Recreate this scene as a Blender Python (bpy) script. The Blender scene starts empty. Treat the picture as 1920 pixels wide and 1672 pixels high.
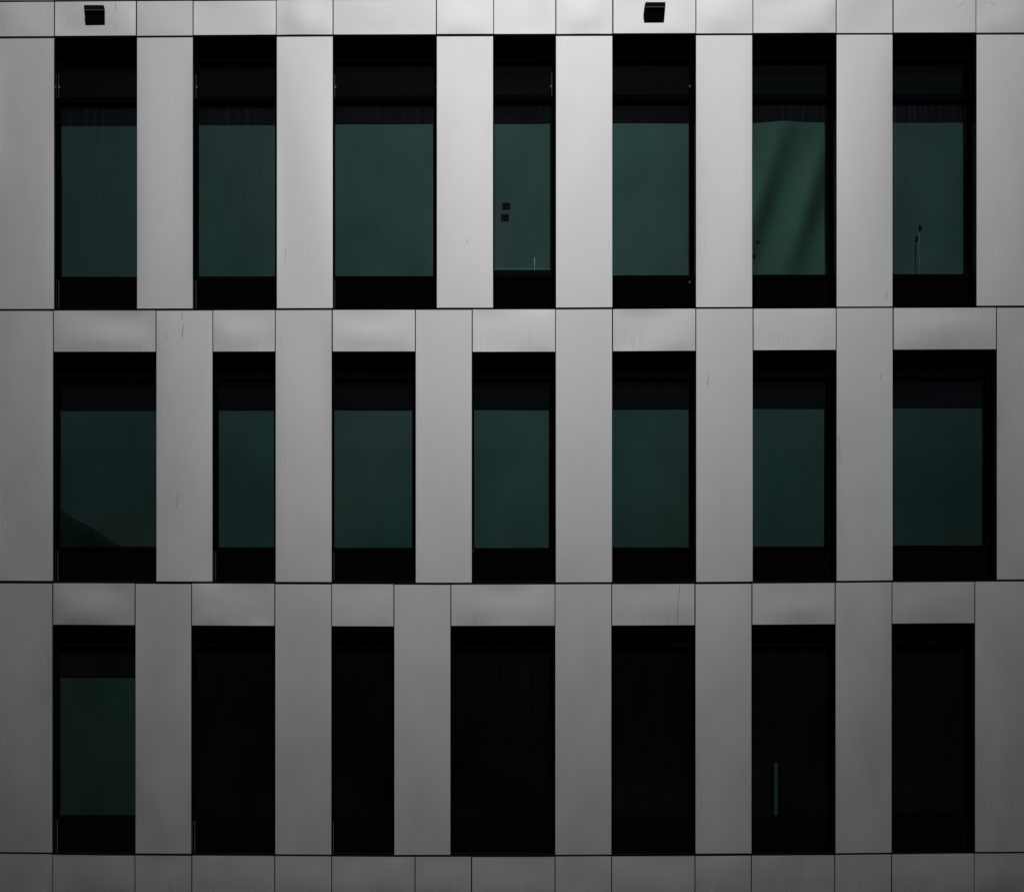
import bpy, bmesh, math, random
from mathutils import Vector

C = bpy.context.scene
COL = C.collection
R = math.radians

# ------------------------------------------------------------------ camera, sky, sun, exposure
S = 142.2                      # photograph pixels per metre on the facade plane
CX, CY, DIST = 740.0, 2013.0, 16.0   # foot of the perpendicular from the lens (photo px) and its distance


def wx(px):
    return (px - 960.0) / S


def wz(py):
    return 4.0 + (1672.0 - py) / S


cam_d = bpy.data.cameras.new('camera')
cam = bpy.data.objects.new('camera', cam_d)
COL.objects.link(cam)
cam.location = (wx(CX), -DIST, wz(CY))
cam.rotation_euler = (R(90), 0, 0)
cam_d.sensor_width = 36
cam_d.lens = 36 * DIST / (1920 / S)
cam_d.shift_x = (960 - CX) / 1920
cam_d.shift_y = (CY - 836) / 1920
cam_d.clip_start = 0.1
cam_d.clip_end = 3000
C.camera = cam

SUN_EL, SUN_AZ = 47.0, 8.0      # elevation; degrees towards +x from straight in front of the facade
w = bpy.data.worlds.new('World')
C.world = w
w.use_nodes = True
nt = w.node_tree
sky = nt.nodes.new('ShaderNodeTexSky')
sky.sky_type = 'NISHITA'
sky.sun_disc = False
sky.sun_elevation = R(SUN_EL)
sky.sun_rotation = R(180 - SUN_AZ)
bg = nt.nodes['Background']
bg.inputs[1].default_value = 0.05
nt.links.new(sky.outputs[0], bg.inputs[0])

sd = bpy.data.lights.new('sun', 'SUN')
sd.energy = 5.0
sd.angle = R(0.5)
sd.color = (1.0, 0.975, 0.89)
sun = bpy.data.objects.new('sun', sd)
COL.objects.link(sun)
to_sun = Vector((math.sin(R(SUN_AZ)) * math.cos(R(SUN_EL)), -math.cos(R(SUN_AZ)) * math.cos(R(SUN_EL)), math.sin(R(SUN_EL))))
sun.rotation_euler = to_sun.to_track_quat('Z', 'Y').to_euler()
sun.location = (0, -30, 40)

C.view_settings.view_transform = 'Standard'
C.view_settings.look = 'None'
C.view_settings.gamma = 1
C.view_settings.exposure = -2.62
C.cycles.max_bounces = 8
C.cycles.transparent_max_bounces = 16
C.cycles.caustics_reflective = False
C.cycles.caustics_refractive = False


# ------------------------------------------------------------------ materials
def nodes(name):
    m = bpy.data.materials.new(name)
    m.use_nodes = True
    t = m.node_tree
    return m, t, t.nodes, t.links, t.nodes['Principled BSDF']


def noise(t, vec, scale, detail=3, rough=0.5):
    n = t.nodes.new('ShaderNodeTexNoise')
    n.inputs['Scale'].default_value = scale
    n.inputs['Detail'].default_value = detail
    n.inputs['Roughness'].default_value = rough
    t.links.new(vec, n.inputs['Vector'])
    return n.outputs['Fac']


def mapping(t, out, scale, rot=(0, 0, 0)):
    mp = t.nodes.new('ShaderNodeMapping')
    mp.inputs['Scale'].default_value = scale
    mp.inputs['Rotation'].default_value = rot
    t.links.new(out, mp.inputs['Vector'])
    return mp.outputs[0]


def rng(t, val, a, b, c, d, smooth=False):
    n = t.nodes.new('ShaderNodeMapRange')
    if smooth:
        n.interpolation_type = 'SMOOTHSTEP'
    n.inputs[1].default_value = a
    n.inputs[2].default_value = b
    n.inputs[3].default_value = c
    n.inputs[4].default_value = d
    t.links.new(val, n.inputs[0])
    return n.outputs[0]


def math_(t, op, a, b):
    n = t.nodes.new('ShaderNodeMath')
    n.operation = op
    for i, v in enumerate((a, b)):
        if isinstance(v, (int, float)):
            n.inputs[i].default_value = v
        else:
            t.links.new(v, n.inputs[i])
    return n.outputs[0]


def aluminium(name, streak):
    """satin anodised sheet: world-space grain, a little cloudiness, rain streaks on the lintel panels"""
    m, t, ns, ls, b = nodes(name)
    geo = ns.new('ShaderNodeNewGeometry').outputs['Position']
    tc = ns.new('ShaderNodeTexCoord')
    info = ns.new('ShaderNodeObjectInfo').outputs['Random']
    cloud = noise(t, mapping(t, geo, (1.3, 1, 0.7)), 1.6, 4)
    brush = noise(t, mapping(t, geo, (150, 1, 2.2)), 1.0, 3, 0.6)
    grain = noise(t, mapping(t, geo, (1, 1, 1)), 95.0, 2, 0.6)
    tone = math_(t, 'ADD', rng(t, cloud, 0.3, 0.7, -0.04, 0.04), rng(t, brush, 0.3, 0.7, -0.028, 0.028))
    tone = math_(t, 'ADD', tone, rng(t, grain, 0.3, 0.7, -0.03, 0.03))
    tone = math_(t, 'ADD', tone, rng(t, info, 0, 1, -0.035, 0.035))
    if streak:
        st = noise(t, mapping(t, geo, (75, 1, 0.9)), 1.0, 4, 0.7)
        gz = ns.new('ShaderNodeSeparateXYZ')
        ls.new(tc.outputs['Generated'], gz.inputs[0])
        fade = math_(t, 'MULTIPLY', rng(t, gz.outputs[2], 0.02, 0.85, 1, 0, True), rng(t, noise(t, mapping(t, geo, (2.2, 1, 1.5)), 1.0, 2), 0.35, 0.65, 0.35, 1.2))
        run = math_(t, 'MULTIPLY', rng(t, st, 0.40, 0.72, 0, 0.24), fade)
        tone = math_(t, 'SUBTRACT', tone, run)
    v = math_(t, 'ADD', tone, 1.0)
    mx = ns.new('ShaderNodeVectorMath')
    mx.operation = 'SCALE'
    mx.inputs[0].default_value = (0.569, 0.580, 0.633)
    ls.new(v, mx.inputs['Scale'])
    ls.new(mx.outputs[0], b.inputs['Base Color'])
    b.inputs['Metallic'].default_value = 1.0
    ro = math_(t, 'ADD', rng(t, cloud, 0.3, 0.7, -0.012, 0.012), ROUGH)
    ls.new(ro, b.inputs['Roughness'])
    bp = ns.new('ShaderNodeBump')
    bp.inputs['Strength'].default_value = 0.035
    bp.inputs['Distance'].default_value = 0.002
    ls.new(math_(t, 'ADD', brush, grain), bp.inputs['Height'])
    ls.new(bp.outputs[0], b.inputs['Normal'])
    return m


def plain(name, col, rough=0.6, metal=0.0, spec=0.5, vary=0.15, scale=8.0):
    m, t, ns, ls, b = nodes(name)
    tc = ns.new('ShaderNodeNewGeometry').outputs['Position']
    f = rng(t, noise(t, tc, scale, 4), 0.3, 0.7, 1 - vary, 1 + vary)
    mx = ns.new('ShaderNodeVectorMath')
    mx.operation = 'SCALE'
    mx.inputs[0].default_value = col
    ls.new(f, mx.inputs['Scale'])
    ls.new(mx.outputs[0], b.inputs['Base Color'])
    b.inputs['Roughness'].default_value = rough
    b.inputs['Metallic'].default_value = metal
    b.inputs['Specular IOR Level'].default_value = spec
    return m


def glass(name, dust):
    """tinted solar glazing: coloured transmission, weak mirror, thin film of street dust in runs"""
    m, t, ns, ls, b = nodes(name)
    ns.remove(b)
    out = ns['Material Output']
    geo = ns.new('ShaderNodeNewGeometry').outputs['Position']
    tr = ns.new('ShaderNodeBsdfTransparent')
    tr.inputs[0].default_value = (0.56, 0.70, 0.685, 1)
    gl = ns.new('ShaderNodeBsdfGlossy')
    gl.inputs['Roughness'].default_value = 0.0
    gl.inputs[0].default_value = (1, 1, 1, 1)
    lw = ns.new('ShaderNodeLayerWeight')
    lw.inputs[0].default_value = 0.5
    refl = math_(t, 'ADD', math_(t, 'MULTIPLY', math_(t, 'POWER', lw.outputs['Facing'], 5), 0.9), 0.016)
    mx = ns.new('ShaderNodeMixShader')
    ls.new(refl, mx.inputs[0])
    ls.new(tr.outputs[0], mx.inputs[1])
    ls.new(gl.outputs[0], mx.inputs[2])
    du = ns.new('ShaderNodeBsdfDiffuse')
    du.inputs[0].default_value = (0.46, 0.49, 0.70, 1)
    runs = noise(t, mapping(t, geo, (26, 1, 0.55)), 1.0, 4, 0.65)
    cloud = noise(t, mapping(t, geo, (0.7, 1, 0.5)), 1.0, 2)
    amt = math_(t, 'MULTIPLY', rng(t, runs, 0.5, 0.85, 0.009 * dust, (0.05 if dust > 0.9 else 0.016) * dust), rng(t, cloud, 0.35, 0.65, 0.5, 1.6))
    m2 = ns.new('ShaderNodeMixShader')
    ls.new(amt, m2.inputs[0])
    ls.new(mx.outputs[0], m2.inputs[1])
    ls.new(du.outputs[0], m2.inputs[2])
    ls.new(m2.outputs[0], out.inputs[0])
    return m


def fabric(name, col, metal=0.0, rough=0.55):
    m, t, ns, ls, b = nodes(name)
    geo = ns.new('ShaderNodeNewGeometry').outputs['Position']
    info = ns.new('ShaderNodeObjectInfo').outputs['Random']
    big = noise(t, mapping(t, geo, (1.5, 1, 0.9)), 1.0, 2)
    weave = noise(t, mapping(t, geo, (90, 1, 14)), 1.0, 2)
    f = math_(t, 'MULTIPLY', rng(t, big, 0.3, 0.7, 0.85, 1.1), rng(t, weave, 0.3, 0.7, 0.96, 1.04))
    f = math_(t, 'MULTIPLY', f, rng(t, info, 0, 1, 0.84, 1.14))
    mx = ns.new('ShaderNodeVectorMath')
    mx.operation = 'SCALE'
    mx.inputs[0].default_value = col
    hue = noise(t, mapping(t, geo, (0.55, 1, 0.45)), 1.0, 1)
    cm = ns.new('ShaderNodeCombineXYZ')
    ls.new(rng(t, hue, 0.35, 0.65, 0.88 * col[0], 1.12 * col[0]), cm.inputs[0])
    cm.inputs[1].default_value = col[1]
    ls.new(rng(t, hue, 0.35, 0.65, 0.98 * col[2], 1.0 * col[2]), cm.inputs[2])
    ls.new(cm.outputs[0], mx.inputs[0])
    ls.new(f, mx.inputs['Scale'])
    ls.new(mx.outputs[0], b.inputs['Base Color'])
    b.inputs['Roughness'].default_value = rough
    b.inputs['Metallic'].default_value = metal
    b.inputs['Specular IOR Level'].default_value = 0.3
    return m


ROUGH = 0.512
M = {
    'alu': aluminium('satin_aluminium', False),
    'alu_run': aluminium('satin_aluminium_streaked', True),
    'frame': plain('black_coated_frame', (0.003, 0.003, 0.003), 0.8, 0, 0.02),
    'reveal': plain('dark_anodised_reveal', (0.008, 0.009, 0.009), 0.08, 0, 0.9),
    'apron': plain('matt_black_apron', (0.003, 0.003, 0.003), 0.95, 0, 0.02),
    'membrane': plain('black_membrane', (0.01, 0.01, 0.01), 0.9, 0, 0.05),
    'room': plain('dark_interior', (0.02, 0.02, 0.022), 0.9, 0, 0.1),
    'silver': plain('pale_sunlit_edge', (0.30, 0.30, 0.29), 0.5),  # pale tone for the sunlit edges beside the frames
    'scratch': plain('dirty_scratch', (0.10, 0.10, 0.10), 0.9, 0, 0.1),
    'glass': glass('tinted_glass', 1.0),
    'glass_mid': glass('tinted_glass_mid', 0.28),  # middle row: much thinner dust film than the top row
    'glass_top': glass('tinted_glass_top', 0.3),  # upper panes of the top row: thin dust film
    'glass_low': glass('tinted_glass_low', 0.85),  # bottom row: dust film a little thinner, weaker runs
    'blind': fabric('roller_blind_fabric', (0.235, 0.232, 0.245), 0.85, 0.52),
    'blind_dark': fabric('dark_roller_blind_fabric', (0.17, 0.19, 0.15), 0.85, 0.52),
    'curtain': fabric('curtain_fabric', (0.215, 0.228, 0.205), 0.75, 0.5),
    'shadow_dark': plain('dark_shadow_band', (0.012, 0.012, 0.014), 0.8, 0, 0.1),  # near-black tone of the shade above the blinds
    'rail': plain('metal_bottom_rail', (0.32, 0.32, 0.31), 0.5, 1.0),
    'lamp': plain('black_lamp_housing', (0.008, 0.008, 0.008), 0.7, 0, 0.08),
    'lamp_edge': plain('lamp_edge_highlight', (0.2, 0.2, 0.19), 0.5),  # paler colour standing in for the highlight on the lamp's lip
    'asphalt': plain('asphalt', (0.048, 0.044, 0.060), 0.9, 0, 0.3, 0.2, 3),
    'paving': plain('paving', (0.060, 0.062, 0.074), 0.9, 0, 0.3, 0.2, 2),
    'stone': plain('dark_mauve_stone', (0.054, 0.046, 0.078), 0.9, 0, 0.2, 0.2, 1.5),  # dark mauve, chosen for the tint it lends the reflections
    'sticker': plain('black_sticker', (0.004, 0.004, 0.004), 0.9, 0, 0.05),
    'seed': plain('dried_seed_head', (0.02, 0.018, 0.012), 0.9, 0, 0.1, 0.4, 60),
    'stem': plain('pale_stem', (0.30, 0.33, 0.34), 0.8),
    'cloth': plain('dark_green_cloth', (0.15, 0.18, 0.14), 0.95, 0, 0.1, 0.3, 6),
    'film': plain('pale_dirt', (0.20, 0.21, 0.20), 0.9, 0, 0.1),
    'white': plain('shiny_metal', (0.8, 0.8, 0.78), 0.38, 1.0),
}


# ------------------------------------------------------------------ helpers
def obj(name, bm, mat, parent=None, loc=(0, 0, 0), smooth=False):
    """link a bmesh given in world coordinates as one object with its origin at loc"""
    loc = Vector(loc)
    bmesh.ops.translate(bm, verts=bm.verts, vec=-loc)
    me = bpy.data.meshes.new(name)
    bm.to_mesh(me)
    bm.free()
    for mm in (mat if isinstance(mat, list) else [mat]):
        me.materials.append(mm)
    if smooth:
        for p in me.polygons:
            p.use_smooth = True
    o = bpy.data.objects.new(name, me)
    COL.objects.link(o)
    if parent is not None:
        o.parent = parent
        base = Vector((0, 0, 0))
        q = parent
        while q is not None:
            base += q.location
            q = q.parent
        o.location = loc - base
    else:
        o.location = loc
    return o


def tag(o, label=None, cat=None, group=None, kind=None):
    if label:
        o['label'] = label
    if cat:
        o['category'] = cat
    if group:
        o['group'] = group
    if kind:
        o['kind'] = kind
    return o


def box(bm, x0, x1, y0, y1, z0, z1, mi=0):
    if z0 > z1:
        z0, z1 = z1, z0
    v = [bm.verts.new(p) for p in ((x0, y0, z0), (x1, y0, z0), (x1, y1, z0), (x0, y1, z0), (x0, y0, z1), (x1, y0, z1), (x1, y1, z1), (x0, y1, z1))]
    for f in ((0, 1, 5, 4), (1, 2, 6, 5), (2, 3, 7, 6), (3, 0, 4, 7), (4, 5, 6, 7), (3, 2, 1, 0)):
        bm.faces.new([v[i] for i in f]).material_index = mi


def prism(bm, prof, x0, x1):
    """profile of (y, z) swept along x"""
    a = [bm.verts.new((x0, y, z)) for y, z in prof]
    b = [bm.verts.new((x1, y, z)) for y, z in prof]
    n = len(prof)
    bm.faces.new(a)
    bm.faces.new(b[::-1])
    for i in range(n):
        j = (i + 1) % n
        bm.faces.new([a[j], a[i], b[i], b[j]])
    bmesh.ops.recalc_face_normals(bm, faces=bm.faces)


def tube(bm, pts, r, seg=6):
    rings = []
    for i, p in enumerate(pts):
        p = Vector(p)
        d = (Vector(pts[min(i + 1, len(pts) - 1)]) - Vector(pts[max(i - 1, 0)])).normalized()
        u = d.cross(Vector((0, 1, 0.01))).normalized()
        v = d.cross(u).normalized()
        rr = r[i] if isinstance(r, (list, tuple)) else r
        rings.append([bm.verts.new(p + (u * math.cos(k * math.tau / seg) + v * math.sin(k * math.tau / seg)) * rr) for k in range(seg)])
    for a, b in zip(rings, rings[1:]):
        for k in range(seg):
            bm.faces.new([a[k], a[(k + 1) % seg], b[(k + 1) % seg], b[k]])
    bm.faces.new(rings[0][::-1])
    bm.faces.new(rings[-1])
    bmesh.ops.recalc_face_normals(bm, faces=bm.faces)


def real(px, py, d):
    """facade-plane pixel units of something seen at photo pixel (px, py) that is d metres behind the facade"""
    f = (DIST + d) / DIST
    return CX + (px - CX) * f, CY + (py - CY) * f


# the courses are not quite level: how far each one runs off as the eye follows it
LINES = [
    (67, [(0, 71), (300, 69), (620, 67), (1000, 66), (1300, 65), (1600, 64), (1920, 63.5)]),
    (580, [(0, 581), (300, 580.5), (620, 579.5), (1040, 579), (1305, 577.5), (1675, 576), (1920, 575)]),
    (1091, [(0, 1090), (250, 1091), (520, 1092), (830, 1093), (1040, 1092.5), (1305, 1091.5), (1570, 1089.5), (1675, 1088.5), (1920, 1087)]),
    (1602, [(0, 1598.5), (250, 1601), (515, 1602.5), (740, 1604), (1000, 1603.5), (1300, 1602), (1565, 1600.5), (1826, 1598), (1920, 1597.5)]),
]


def lerp_line(pts, x):
    x = min(max(x, pts[0][0]), pts[-1][0])
    for (x0, y0), (x1, y1) in zip(pts, pts[1:]):
        if x <= x1:
            return y0 + (y1 - y0) * (x - x0) / (x1 - x0)
    return pts[-1][1]


def run(x, y):
    """course height y (photo px at nominal) -> as built at x"""
    ds = [(n, lerp_line(p, x) - n) for n, p in LINES]
    if y <= ds[0][0]:
        return y + ds[0][1]
    if y >= ds[-1][0]:
        return y + ds[-1][1]
    for (n0, d0), (n1, d1) in zip(ds, ds[1:]):
        if y <= n1:
            return y + d0 + (d1 - d0) * (y - n0) / (n1 - n0)


# ------------------------------------------------------------------ ground and street
bm = bmesh.new()
box(bm, -800, 800, -800, 800, -0.4, 0)
tag(obj('ground', bm, M['asphalt']), kind='structure')
bm = bmesh.new()
box(bm, -60, 60, -4.2, -0.2, 0.004, 0.13)
tag(obj('pavement', bm, M['paving']), kind='structure')

# added, unseen block across the street: it darkens the lower part of every reflection
bm = bmesh.new()
HB = 25.0
box(bm, -70, 70, -48, -30.4, 0, HB)
for k in range(46):
    x = -69 + k * 3.0
    box(bm, x, x + 1.3, -30.4, -30.0, 0, HB - 1.2)
box(bm, -70, 70, -30.4, -29.9, HB - 1.19, HB + 0.4)
for k in range(7):
    z = 3.2 + k * 3.0
    for q in range(45):
        x = -69 + q * 3.0
        box(bm, x + 1.3, x + 3.0, -30.39, -30.02, z - 0.6, z + 0.6)
tag(obj('added_opposite_block', bm, M['stone'], None, (0, -39, 0)), 'added unseen stone block across the street, darkening reflections in the panelled front', 'building')

# ------------------------------------------------------------------ the building
office = bpy.data.objects.new('office_building', None)
COL.objects.link(office)
office.location = (0, 0, 0)
tag(office, 'office building clad in satin grey aluminium panels with three rows of tall dark windows', 'building')

G = 1.0      # half a joint in photo px
scr = {}     # scratches: list of (course, px0, py0, px1, py1, width px)
SCR = [(216, 0, 218, 22, 1.0), (217, 50, 218, 58, 0.7), (342, 583, 341, 597, 1.2), (345, 604, 341, 634, 1.3), (309, 622, 314, 634, 0.9),
       (536, 466, 534, 492, 0.7), (333, 921, 331, 955, 1.0), (1330, 700, 1326, 724, 1.2), (1651, 700, 1650, 712, 0.9),
       (1663, 545, 1661, 565, 0.9), (1275, 1094, 1272, 1130, 1.2), (1272, 1130, 1270, 1170, 1.3), (1574, 814, 1575, 870, 0.8),
       (1808, 0, 1798, 15, 0.8), (1856, 2, 1866, 12, 0.7), (876, 450, 875, 458, 0.8), (1143, 455, 1141, 465, 0.6)]


DENTS = [(1100, 35, 34, 40, 0.007), (562, 35, 32, 40, 0.006), (35, 800, 55, 210, 0.005), (1340, 20, 40, 40, 0.004), (1770, 625, 70, 32, 0.004),
         (955, 1140, 75, 30, 0.004), (170, 1150, 60, 26, 0.003), (200, 640, 70, 26, 0.003), (1850, 40, 40, 60, -0.003)]


def panel(name, x0, x1, y0, y1, seed, mat, lintel=0.0, gx=G, gy=2.1, thick=0.035):
    """one folded sheet cassette; the sheet is slightly oil-canned, so its face is a gently wavy grid"""
    rnd = random.Random(seed)
    a = x0 + gx + rnd.uniform(-0.35, 0.35)
    b = x1 - gx + rnd.uniform(-0.35, 0.35)
    gy += rnd.uniform(-0.5, 0.5)
    set_out = rnd.gauss(0, 0.0012)
    nx = max(6, int((b - a) / 8))
    ny = max(6, int((y1 - y0) / 9))
    W = (b - a) / S
    H = (y1 - y0) / S
    tx, tz = rnd.gauss(0, 0.006), rnd.gauss(0, 0.004)
    pil = rnd.uniform(-0.003, 0.005) if H > 1 else rnd.uniform(-0.0015, 0.003)
    waves = [(rnd.uniform(0.1, 0.9), rnd.uniform(-0.5, 0.5), rnd.uniform(0, 6.28), rnd.gauss(0, 0.0006)) for _ in range(3)]
    low = rnd.choice((0.1, 0.4, 0.7, 1.0, 1.25, -0.35)) * lintel
    cxl, vcl, wcl = rnd.uniform(0.2, 0.8), rnd.uniform(0.28, 0.5), rnd.uniform(0.25, 0.6)

    def bulge(u, v):
        # positive = towards the street.  u 0..1 across, v 0..1 upwards
        e = (1 - (2 * u - 1) ** 4) * (1 - (2 * v - 1) ** 4)
        s = pil * (1 - (2 * u - 1) ** 2) * (1 - (2 * v - 1) ** 2)
        for fx, fz, ph, am in waves:
            s += am * e * math.sin(math.pi * 2 * (fx * u * max(W, 0.5) + fz * v * max(H, 0.5) * 0.6) + ph)
        if low:
            wv = math.exp(-((u - cxl) / wcl) ** 2)
            s += 0.0040 * low * wv * math.exp(-((v - vcl) / 0.26) ** 2) * e
        px, py = a + (b - a) * u, y1 - (y1 - y0) * v
        for dx, dy, rx, ry, am in DENTS:
            if a <= dx <= b and y0 <= dy <= y1:
                s += am * math.exp(-((px - dx) / rx) ** 2 - ((py - dy) / ry) ** 2)
        return s + (u - 0.5) * tx * W * e * 0.6 + (v - 0.5) * tz * min(H, 1) * e

    bm = bmesh.new()

    def pos(u, v, out=0.0):
        px = a + (b - a) * u
        t0, t1 = run(px, y0) + gy, run(px, y1) - gy
        return Vector((wx(px), -bulge(u, v) - out - set_out, wz(t1 + (t0 - t1) * v)))

    vs = [[bm.verts.new(pos(i / nx, j / ny)) for i in range(nx + 1)] for j in range(ny + 1)]
    for j in range(ny):
        for i in range(nx):
            f = bm.faces.new([vs[j][i], vs[j][i + 1], vs[j + 1][i + 1], vs[j + 1][i]])
            f.smooth = True
    loop = vs[0][:] + [vs[j][nx] for j in range(1, ny + 1)] + [vs[ny][i] for i in range(nx - 1, -1, -1)] + [vs[j][0] for j in range(ny - 1, 0, -1)]
    # folded edge: rolls outwards and back a couple of millimetres, then returns to the wall
    x_lo, x_hi = wx(a), wx(b)
    z_mid = (wz(run(a, y0)) + wz(run(a, y1))) / 2
    front = [bm.verts.new(p.co) for p in loop]
    roll, rim = [], []
    for q, p in enumerate(loop):
        c = p.co.copy()
        on_x = abs(c.x - x_lo) < 1e-5 or abs(c.x - x_hi) < 1e-5
        on_z = q <= nx or nx + ny - 1 < q <= 2 * nx + ny
        c.x += (0.0016 if c.x > (x_lo + x_hi) / 2 else -0.0016) if on_x else 0
        c.z += (0.0016 if c.z > z_mid else -0.0016) if on_z else 0
        roll.append(bm.verts.new((c.x, c.y + 0.0018, c.z)))
        rim.append(bm.verts.new((c.x, thick, c.z)))
    n = len(loop)
    for k in range(n):
        l = (k + 1) % n
        bm.faces.new([front[l], front[k], roll[k], roll[l]])
        bm.faces.new([roll[l], roll[k], rim[k], rim[l]])
    # scratches lie on the face itself
    ya, yb = run((a + b) / 2, y0), run((a + b) / 2, y1)
    for sx0, sy0, sx1, sy1, wd in SCR:
        mxp, myp = (sx0 + sx1) / 2, (sy0 + sy1) / 2
        if a < mxp < b and ya < myp < yb:
            prev = None
            for k in range(9):
                t = k / 8
                px = sx0 + (sx1 - sx0) * t + rnd.uniform(-0.5, 0.5)
                py = min(max(sy0 + (sy1 - sy0) * t, ya + 2), yb - 2)
                hw = wd * 0.36 * (0.35 + 0.65 * math.sin(math.pi * (0.1 + 0.8 * t))) * rnd.uniform(0.6, 1.1)
                v = (yb - py) / (yb - ya)
                p0 = bm.verts.new(pos((px - hw - a) / (b - a), v, 0.0008))
                p1 = bm.verts.new(pos((px + hw - a) / (b - a), v, 0.0008))
                if prev:
                    f = bm.faces.new([prev[0], prev[1], p1, p0])
                    f.material_index = 1
                prev = (p0, p1)
    return obj(name, bm, [mat, M['scratch']], office, (wx((x0 + x1) / 2), 0, wz((y0 + y1) / 2)))


# openings of the three storeys, one more bay beyond either side of the picture
R1 = [(-160, -4), (102, 256), (362, 518), (624.5, 818), (925.5, 1042), (1149, 1304.5), (1411.5, 1567.5), (1674.5, 1830), (1936, 2092)]
R2 = [(-162, -6), (100, 292.5), (399, 516), (623, 779), (885.5, 1041.5), (1148.5, 1305), (1412, 1568), (1674.5, 1868.5), (1975, 2131)]
R3 = [(-163, -7), (99, 253), (359.5, 515), (622, 738.5), (845.5, 1040.5), (1147, 1303), (1410, 1566), (1672.5, 1828), (1934, 2090)]
B4 = [(-163, -7), (99, 253), (359.5, 515), (622, 778), (884, 1041), (1147, 1303), (1409, 1565), (1671.5, 1826.5), (1934, 2090)]
XA, XB = -266, 2237


def columns(ops):
    out = []
    x = XA
    for a, b in ops:
        out.append((x, a, 'pier'))
        out.append((a, b, 'open'))
        x = b
    out.append((x, x + 106, 'pier'))
    return out


seed = 11
TOPF, L1, L2, L3 = -1.5, 67, 580, 1091
rows = [(R1, -1.5, 67, 67, 580), (R2, 580, 661, 661, 1091.5), (R3, 1092, 1173, 1173, 1602)]
for ri, (ops, fy0, fy1, oy0, oy1) in enumerate(rows):
    for x0, x1, kind in columns(ops):
        seed += 1
        if ri == 0:
            panel('cladding_panel', x0, x1, fy0, fy1, seed, M['alu'], 0.3)
            if kind == 'pier':
                panel('cladding_panel', x0, x1, oy0, oy1, seed + 500, M['alu'])
        elif kind == 'pier':
            panel('cladding_panel', x0, x1, fy0, oy1, seed, M['alu'])
        else:
            panel('cladding_panel', x0, x1, fy0, fy1, seed, M['alu_run'], 0.6, gy=1.7)
for x0, x1, kind in columns(B4):
    seed += 1
    panel('cladding_panel', x0, x1, 1602, 1684, seed, M['alu_run'], 0.4)

# structural wall behind the sheets: bands and piers round the openings, closed box of the building behind
bm = bmesh.new()
XL, XR = wx(XA), wx(XB)


def ywall(py, d=0.04):
    return wz(py)


for ops, fy0, fy1, oy0, oy1 in rows:
    box(bm, XL, XR, 0.042, 0.32, wz(fy1 - 6), wz(fy0 + 6))
    prev = XL
    for a, b in ops:
        box(bm, prev, wx(a) - 0.02, 0.045, 0.32, wz(oy1 - 6), wz(fy1 - 6))
        prev = wx(b) + 0.02
    box(bm, prev, XR, 0.045, 0.32, wz(oy1 - 6), wz(fy1 - 6))
box(bm, XL, XR, 0.042, 0.32, wz(1684 + 4), wz(1602 + 6))
box(bm, XL, XR, 0.043, 0.32, wz(580 + 6), wz(580 - 6))
box(bm, XL, XR, 0.043, 0.32, wz(1091.5 + 6.5), wz(1091.5 - 6))
box(bm, XL, XR, 0.043, 0.32, wz(1602 + 6), wz(1602 - 6))
obj('wall', bm, M['membrane'], office, (0, 0.2, 8))

# plinth storey below the picture and parapet above it
bm = bmesh.new()
box(bm, XL, XR, 0.03, 0.4, 0.0, wz(1688))
for k in range(10):
    x = XL + 0.4 + k * 1.74
    box(bm, x, x + 1.45, 0.012, 0.027, 0.5, 3.3)
obj('ground_floor_wall', bm, M['membrane'], office, (0, 0.2, 0))
bm = bmesh.new()
for x0, x1, kind in columns(R1):
    z = lambda p: wz(run(p, -1.5) - 1.5)
    box(bm, wx(x0 + 1), wx(x1 - 1), 0.0, 0.035, z(x0), z(x0) + 1.1)
box(bm, XL - 0.02, XR + 0.02, 0.0352, 0.6, wz(-1.5) + 0.14, wz(-1.5) + 1.08)
box(bm, XL - 0.05, XR + 0.05, -0.03, 0.65, wz(-1.5) + 1.115, wz(-1.5) + 1.16)
obj('parapet', bm, M['alu'], office, (0, 0.2, wz(0)))
bm = bmesh.new()
box(bm, XL - 0.30, XL - 0.002, 0.03, 9, 0, wz(-1.5) + 1.1)
box(bm, XR + 0.002, XR + 0.30, 0.03, 9, 0, wz(-1.5) + 1.1)
box(bm, XL, XR, 8.7, 9, 0, wz(-1.5) + 1.1)
obj('side_wall', bm, M['stone'], office, (0, 5, 0))
bm = bmesh.new()
box(bm, XL, XR, 0.61, 8.69, wz(-1.5) + 0.2, wz(-1.5) + 0.4)
obj('roof', bm, M['membrane'], office, (0, 4, wz(-1.5)))

# rooms: floors and a back wall, dark behind the tinted glass
bm = bmesh.new()
for py in (18, 596, 1108, 1640):
    box(bm, XL, XR, 0.33, 5.0, wz(py + 22), wz(py - 22))
box(bm, XL, XR, 5.01, 5.1, 0, wz(-10))
obj('interior', bm, M['room'], office, (0, 3, 8))

DG = 0.205     # glass plane behind the sheet face


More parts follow.
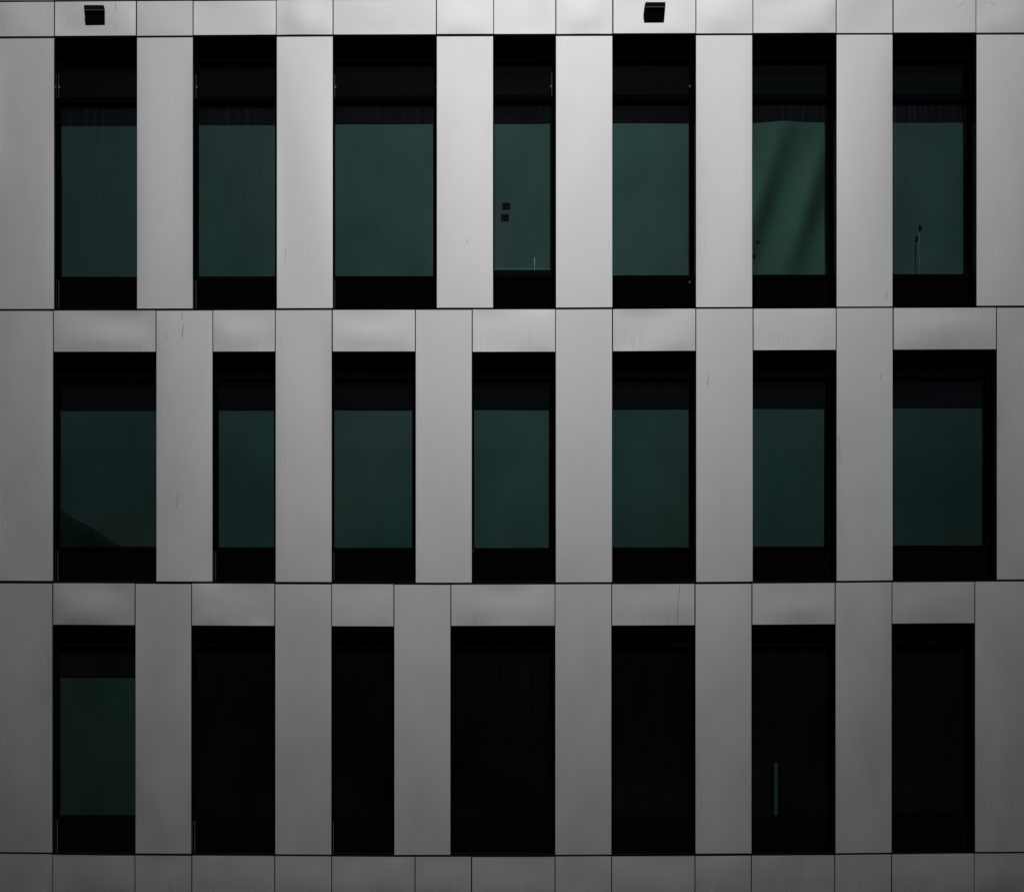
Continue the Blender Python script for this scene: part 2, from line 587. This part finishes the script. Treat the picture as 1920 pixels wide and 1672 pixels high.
def window(ri, wi, x0, x1, y0, y1, blind='blind', bottom=None, fl=4.5, fr=4.5, fold=None):
    """black framed window set back in its reveal: frame is the part; reveal, panes, apron, blind hang under it"""
    xm = (x0 + x1) / 2
    t = run(xm, y0)
    bt = run(xm, y1)
    origin = (wx(xm), DG, wz(bt))
    X0, X1 = wx(x0), wx(x1)
    zt, zb = wz(t), wz(bt)
    yf0, yf1 = DG - 0.045, DG + 0.013
    # visible heights measured in the photo, taken back to the glass plane
    sill_seen = {0: 518, 1: 1025, 2: 1529}[ri] + (bt - y1)
    z_sill = wz(real(0, sill_seen, yf0)[1])
    f = fl / S
    g = fr / S
    bm = bmesh.new()
    box(bm, X0 - 0.03, X0 + f, yf0, yf1, z_sill, zt + 0.05)
    box(bm, X1 - g, X1 + 0.03, yf0, yf1, z_sill, zt + 0.05)
    box(bm, X0 + f, X1 - g, yf0 + 0.003, yf1, z_sill - 0.05, z_sill)
    zh = wz(real(0, {0: 115, 1: 711, 2: 1213}[ri] + (t - y0), yf0)[1])
    box(bm, X0 + f, X1 - g, yf0 + 0.003, yf1, zh, zt + 0.05)  # header bar lowered to stand in for the lintel's shadow
    splits = []
    if ri == 0:
        za, zc = wz(real(0, 179.5 + (t - y0), yf0)[1]), wz(real(0, 190 + (t - y0), yf0)[1])
        box(bm, X0 + f, X1 - g, yf0 + 0.004, yf1, zc, za)
        splits = [(z_sill, zc), (za, zh)]
    else:
        splits = [(z_sill, zh)]
    win = obj('window', bm, M['frame'], office, origin)
    # reveal lining
    bm = bmesh.new()
    box(bm, X0 - 0.012, X0 - 0.001, 0.03, yf0 - 0.001, zb - 0.03, zt + 0.012)
    box(bm, X1 + 0.001, X1 + 0.012, 0.03, yf0 - 0.001, zb - 0.03, zt + 0.012)
    box(bm, X0 - 0.001, X1 + 0.001, 0.033, yf0 - 0.001, zt + 0.001, zt + 0.012)
    box(bm, X0 - 0.001, X1 + 0.001, 0.033, yf0 - 0.001, zb - 0.035, zb - 0.025)
    obj('reveal', bm, M['reveal'], win, (wx(xm), 0.1, zb))
    for za, zc in splits:
        bm = bmesh.new()
        box(bm, X0 + f + 0.0005, X1 - g - 0.0005, DG, DG + 0.008, za + 0.0005, zc - 0.0005)
        obj('pane', bm, M['glass_top' if za > zt - 1.0 else ('glass', 'glass_mid', 'glass_low')[ri]], win, (wx(xm), DG, za))
    bm = bmesh.new()
    box(bm, X0 - 0.02, X1 + 0.02, yf0 + 0.012, yf1 - 0.004, zb - 0.04, z_sill - 0.051)
    obj('apron_panel', bm, M['apron'], win, (wx(xm), DG, zb))
    # blind or curtain behind the glass
    db = {(0, 4): 0.30, (0, 6): 0.31, (0, 7): 0.285}.get((ri, wi), 0.258)
    zp = wz(real(0, {0: 234, 1: 770, 2: 1271}[ri] + (t - y0), db)[1]) + 0.018
    if blind:
        bm = bmesh.new()
        box(bm, X0 - 0.21, X1 + 0.21, db - (0.03 if blind == 'curtain' else 0.017), db + 0.09, zp + (0.02 if blind == 'curtain' else 0), zt + 0.06)
        obj('shadow_band', bm, M['shadow_dark'], win, (wx(xm), db, zp))  # dark box stands in for the shade across the blind's top
    if blind:
        bz = z_sill - 0.04
        if bottom:
            bz = wz(real(0, bottom, db)[1])
        bm = bmesh.new()
        if blind == 'curtain':
            n, mrow = 60, 40
            vs = []
            for j in range(mrow + 1):
                v = j / mrow
                row = []
                for i in range(n + 1):
                    u = i / n
                    d = ((u * (X1 - X0 + 0.4) - 0.2) / (X1 - X0)) * 1.05 - v * 0.66
                    amp = 0.003 + 0.008 * math.sin(math.pi * min(1.0, v + 0.04) * 0.97)
                    yy = db + amp * (math.sin(d * 10 + 0.2) + 0.12 * math.sin(d * 20 + 1.2)) + 0.01 * math.sin(5 * u + 2.2 * v)
                    row.append(bm.verts.new((X0 - 0.2 + (X1 - X0 + 0.4) * u, yy, bz + (zp + 0.07 - bz) * v)))
                vs.append(row)
            for j in range(mrow):
                for i in range(n):
                    bm.faces.new([vs[j][i], vs[j][i + 1], vs[j + 1][i + 1], vs[j + 1][i]])
            obj('curtain', bm, M['curtain'], win, (wx(xm), db, bz), True)
        else:
            rnd = random.Random(ri * 20 + wi)
            n = 14
            ph, am = rnd.uniform(0, 6), rnd.uniform(0.002, 0.006)
            vs = []
            for j in range(n + 1):
                v = j / n
                vs.append([bm.verts.new((X0 - 0.2 + (X1 - X0 + 0.4) * i / n, db + am * math.sin(3 * i / n + ph) * (1 - v) + 0.002 * math.sin(9 * i / n + ph * 2) * (1 - v), bz + (zt + 0.04 - bz) * v)) for i in range(n + 1)])
            for j in range(n):
                for i in range(n):
                    bm.faces.new([vs[j][i], vs[j][i + 1], vs[j + 1][i + 1], vs[j + 1][i]])
            o = obj('blind', bm, M['blind' if ri < 2 else 'blind_dark'], win, (wx(xm), db, bz), True)
            if bottom:
                bm = bmesh.new()
                box(bm, X0 - 0.2, X1 + 0.2, db - 0.012, db + 0.012, bz - 0.022, bz)
                obj('blind_rail', bm, M['rail'], win, (wx(xm), db, bz))
    # pale strips and spots stand in for sunlit edges beside the frame
    if wi in (1, 2, 3):
        bm = bmesh.new()
        s = X0 + 0.013
        if ri == 0:
            box(bm, s, s + 0.003, yf0 - 0.004, yf0 - 0.0005, wz(real(0, 184, yf0)[1]), wz(real(0, 140, yf0)[1]))
            box(bm, s + 0.0005, s + 0.018, yf0 - 0.012, yf0 - 0.0045, wz(real(0, 167, yf0)[1]), wz(real(0, 163, yf0)[1]))
        if ri == 0:
            obj('sunlit_edge', bm, M['silver'], win, (s, yf0, zt))
            bm = bmesh.new()
        box(bm, s, s + 0.003, yf0 - 0.002, yf0 + 0.011, zb - 0.02, z_sill - 0.06)
        obj('sunlit_edge', bm, M['silver'], win, (s, yf0, zb))
    if ri == 0 and wi in (3, 4, 5):
        s = X1 - (0.016 if wi == 3 else 0.048)
        bm = bmesh.new()
        box(bm, s, s + 0.013, yf0 - 0.012, yf0 - 0.0005, wz(real(0, 165, yf0)[1]), wz(real(0, 161, yf0)[1]))
        obj('sunlit_spot', bm, M['silver'], win, (s, yf0, zb))
        if wi == 4:
            bm = bmesh.new()
            box(bm, s + 0.015, s + 0.018, yf0 - 0.008, yf0 - 0.0005, wz(real(0, 182, yf0)[1]), wz(real(0, 138, yf0)[1]))
            obj('sunlit_edge', bm, M['silver'], win, (s, yf0, zb))
        if wi == 5:
            bm = bmesh.new()
            box(bm, s, s + 0.013, yf0 - 0.004, yf0 + 0.0115, wz(real(0, 531, yf0)[1]), wz(real(0, 527, yf0)[1]))
            obj('sunlit_spot', bm, M['silver'], win, (s, yf0, zb))
    return win


FR = {(0, 1): (4.5, 4), (0, 2): (6, 4), (0, 3): (2.5, 3), (0, 4): (3.5, 1.2), (0, 5): (4, 2), (0, 6): (4, 3), (0, 7): (4, 3),
      (1, 1): (4.5, 4), (1, 2): (7, 4), (1, 3): (2.5, 4), (1, 4): (5, 6), (1, 5): (4, 3.5), (1, 6): (4, 8), (1, 7): (4, 7),
      (2, 1): (5, 4)}
for ri, (ops, fy0, fy1, oy0, oy1) in enumerate(rows):
    for wi, (x0, x1) in enumerate(ops):
        kind = 'blind'
        if ri == 2 and wi > 1:
            kind = None
        if (ri, wi) == (0, 6):
            kind = 'curtain'
        fl, fr = FR.get((ri, wi), (4.5, 4.5))
        window(ri, wi, x0, x1, oy0, oy1, kind, 504 if (ri, wi) == (0, 4) else None, fl, fr)

# ------------------------------------------------------------------ wall lamps on the top course


def wall_lamp(px0, px1, lip0, lip1, foot, label):
    dep = 0.085
    k = (DIST - dep) / DIST
    up = lambda y: wz(CY + (y - CY) * k)
    zt, zl, zf = up(lip0), up(lip1), wz(foot)
    x0, x1 = wx(px0), wx(px1)
    root = bpy.data.objects.new('wall_lamp', None)
    COL.objects.link(root)
    root.location = ((x0 + x1) / 2, 0, zf)
    tag(root, label, 'wall lamp', 'wall lamps on the top panel course')
    bm = bmesh.new()
    prism(bm, [(-0.012, zt + 0.012), (-dep, zt), (-dep, zl), (-dep + 0.012, zl + 0.002), (-0.012, zf)], x0, x1)
    obj('housing', bm, M['lamp'], root, root.location)
    bm = bmesh.new()
    prism(bm, [(-dep - 0.001, zl + 0.003), (-dep - 0.001, zl - 0.0035), (-dep + 0.010, zl - 0.0035)], x0 + 0.004, x1 - 0.004)
    obj('lip_highlight', bm, M['lamp_edge'], root, root.location)  # pale strip in place of the highlight along the lip
    bm = bmesh.new()
    box(bm, x0 + 0.03, x1 - 0.03, -0.0118, 0.001, zf + 0.02, zt)
    obj('back_plate', bm, M['lamp'], root, root.location)
    return root


wall_lamp(160.5, 197, 10, 19, 47, 'small black wedge wall lamp on the panel above the top left window')
wall_lamp(1208, 1245, 4.5, 13.5, 42, 'small black wedge wall lamp on the panel above the fifth top row window')

# ------------------------------------------------------------------ small things behind the panes


def at(px, py, d):
    X, Y = real(px, py, d)
    return Vector((wx(X), d, wz(Y)))


DI = DG + 0.0086    # inner face of the pane


def blob(pts, lab, seed):
    """small flat leaf shaped mark stuck to the inside of the glass"""
    bm = bmesh.new()
    q = [at(x, y, DI) for x, y in pts]
    a = [bm.verts.new(p) for p in q]
    b = [bm.verts.new(p + Vector((0, 0.002, 0))) for p in q]
    bm.faces.new(a)
    bm.faces.new(b[::-1])
    n = len(q)
    for i in range(n):
        bm.faces.new([a[(i + 1) % n], a[i], b[i], b[(i + 1) % n]])
    bmesh.ops.recalc_face_normals(bm, faces=bm.faces)
    tag(obj('leaf_sticker', bm, M['sticker'], None, q[0]), lab, 'sticker')


blob([(942, 380.5), (949, 380), (957, 380.8), (957, 388), (956.5, 394), (949, 393.5), (941.6, 393.6), (942, 387)],
     'small black square sticker on the pane of the narrow top row window', 1)
blob([(1415, 455), (1417, 452), (1420, 452), (1423.5, 450.5), (1425, 454), (1423, 457.5), (1419, 459), (1417, 457)],
     'small black leaf shaped sticker on the pane in front of the folded curtain', 2)

# a splash of dried dirt with a pale drip running down from it
root = bpy.data.objects.new('dirt_splash', None)
COL.objects.link(root)
root.location = at(1724, 428, DG - 0.0023)
tag(root, 'dark dried splash with a pale drip on the top right window pane', 'splash')
for nm, pts, mt in (('splat', [(1722, 424), (1724, 421.5), (1727, 423), (1728, 427), (1729, 430), (1726, 433), (1724.5, 435.5), (1722.5, 431), (1723, 428)], 'sticker'),
                    ('drip', [(1722.6, 436), (1724.4, 436), (1724, 450), (1723.8, 466), (1724.4, 490), (1724.2, 512), (1723.2, 512), (1723, 490), (1722.2, 466), (1722, 450)], 'film')):
    bm = bmesh.new()
    q = [at(x, y, DG - 0.0023) for x, y in pts]
    a = [bm.verts.new(p) for p in q]
    b = [bm.verts.new(p + Vector((0, 0.002, 0))) for p in q]
    bm.faces.new(a)
    bm.faces.new(b[::-1])
    for i in range(len(q)):
        k = (i + 1) % len(q)
        bm.faces.new([a[k], a[i], b[i], b[k]])
    bmesh.ops.recalc_face_normals(bm, faces=bm.faces)
    obj(nm, bm, M[mt], root, root.location)

bm = bmesh.new()
tube(bm, [at(1002, 508, 0.25), at(1002, 496, 0.25), at(1002.4, 489, 0.25), at(1002.2, 483, 0.25)], [0.010, 0.009, 0.006, 0.002], 10)
tag(obj('metal_rod', bm, M['white'], None, at(1002, 508, 0.28)), 'slim shiny metal rod standing at the foot of the narrow top row window', 'rod')

bm = bmesh.new()
p0, p1 = at(1451.8, 1532, 0.27), at(1457.2, 1430, 0.27)
box(bm, p0.x, p1.x, 0.26, 0.29, p0.z, p1.z)
tag(obj('post', bm, M['stem'], None, p0), 'slim pale upright post behind the dark bottom row window second from right', 'post')

# a cloth heaped against the blind in the wide window of the middle row
bm = bmesh.new()
n = 16
top, base = [], []
for i in range(n + 1):
    t = i / n
    px = 108 + 130 * t
    py = 950 + 78 * t ** 0.92 + 2.0 * math.sin(9 * t)
    top.append((px, py))
vs = []
for j in range(5):
    v = j / 4
    vs.append([bm.verts.new(at(x, y + (1036 - y) * v, 0.246 - 0.012 * math.sin(math.pi * v) + 0.003 * math.sin(5 * i + 3 * v))) for i, (x, y) in enumerate(top)])
for j in range(4):
    for i in range(n):
        bm.faces.new([vs[j][i], vs[j][i + 1], vs[j + 1][i + 1], vs[j + 1][i]])
bmesh.ops.solidify(bm, geom=bm.faces[:], thickness=0.004)
tag(obj('cloth', bm, M['cloth'], None, at(108, 1030, 0.4), True), 'dark green cloth heaped in the corner of the wide left window, middle row', 'cloth')
bm = bmesh.new()
tube(bm, [at(x, y, 0.226) for x, y in ((158, 980), (170, 985), (177, 990), (181, 997), (178, 1003), (180, 1008), (184, 1012))], 0.003)
tag(obj('cord', bm, M['white'], None, at(178, 1012, 0.37)), 'thin pale squiggly cord over the dark green cloth in the window', 'cord')
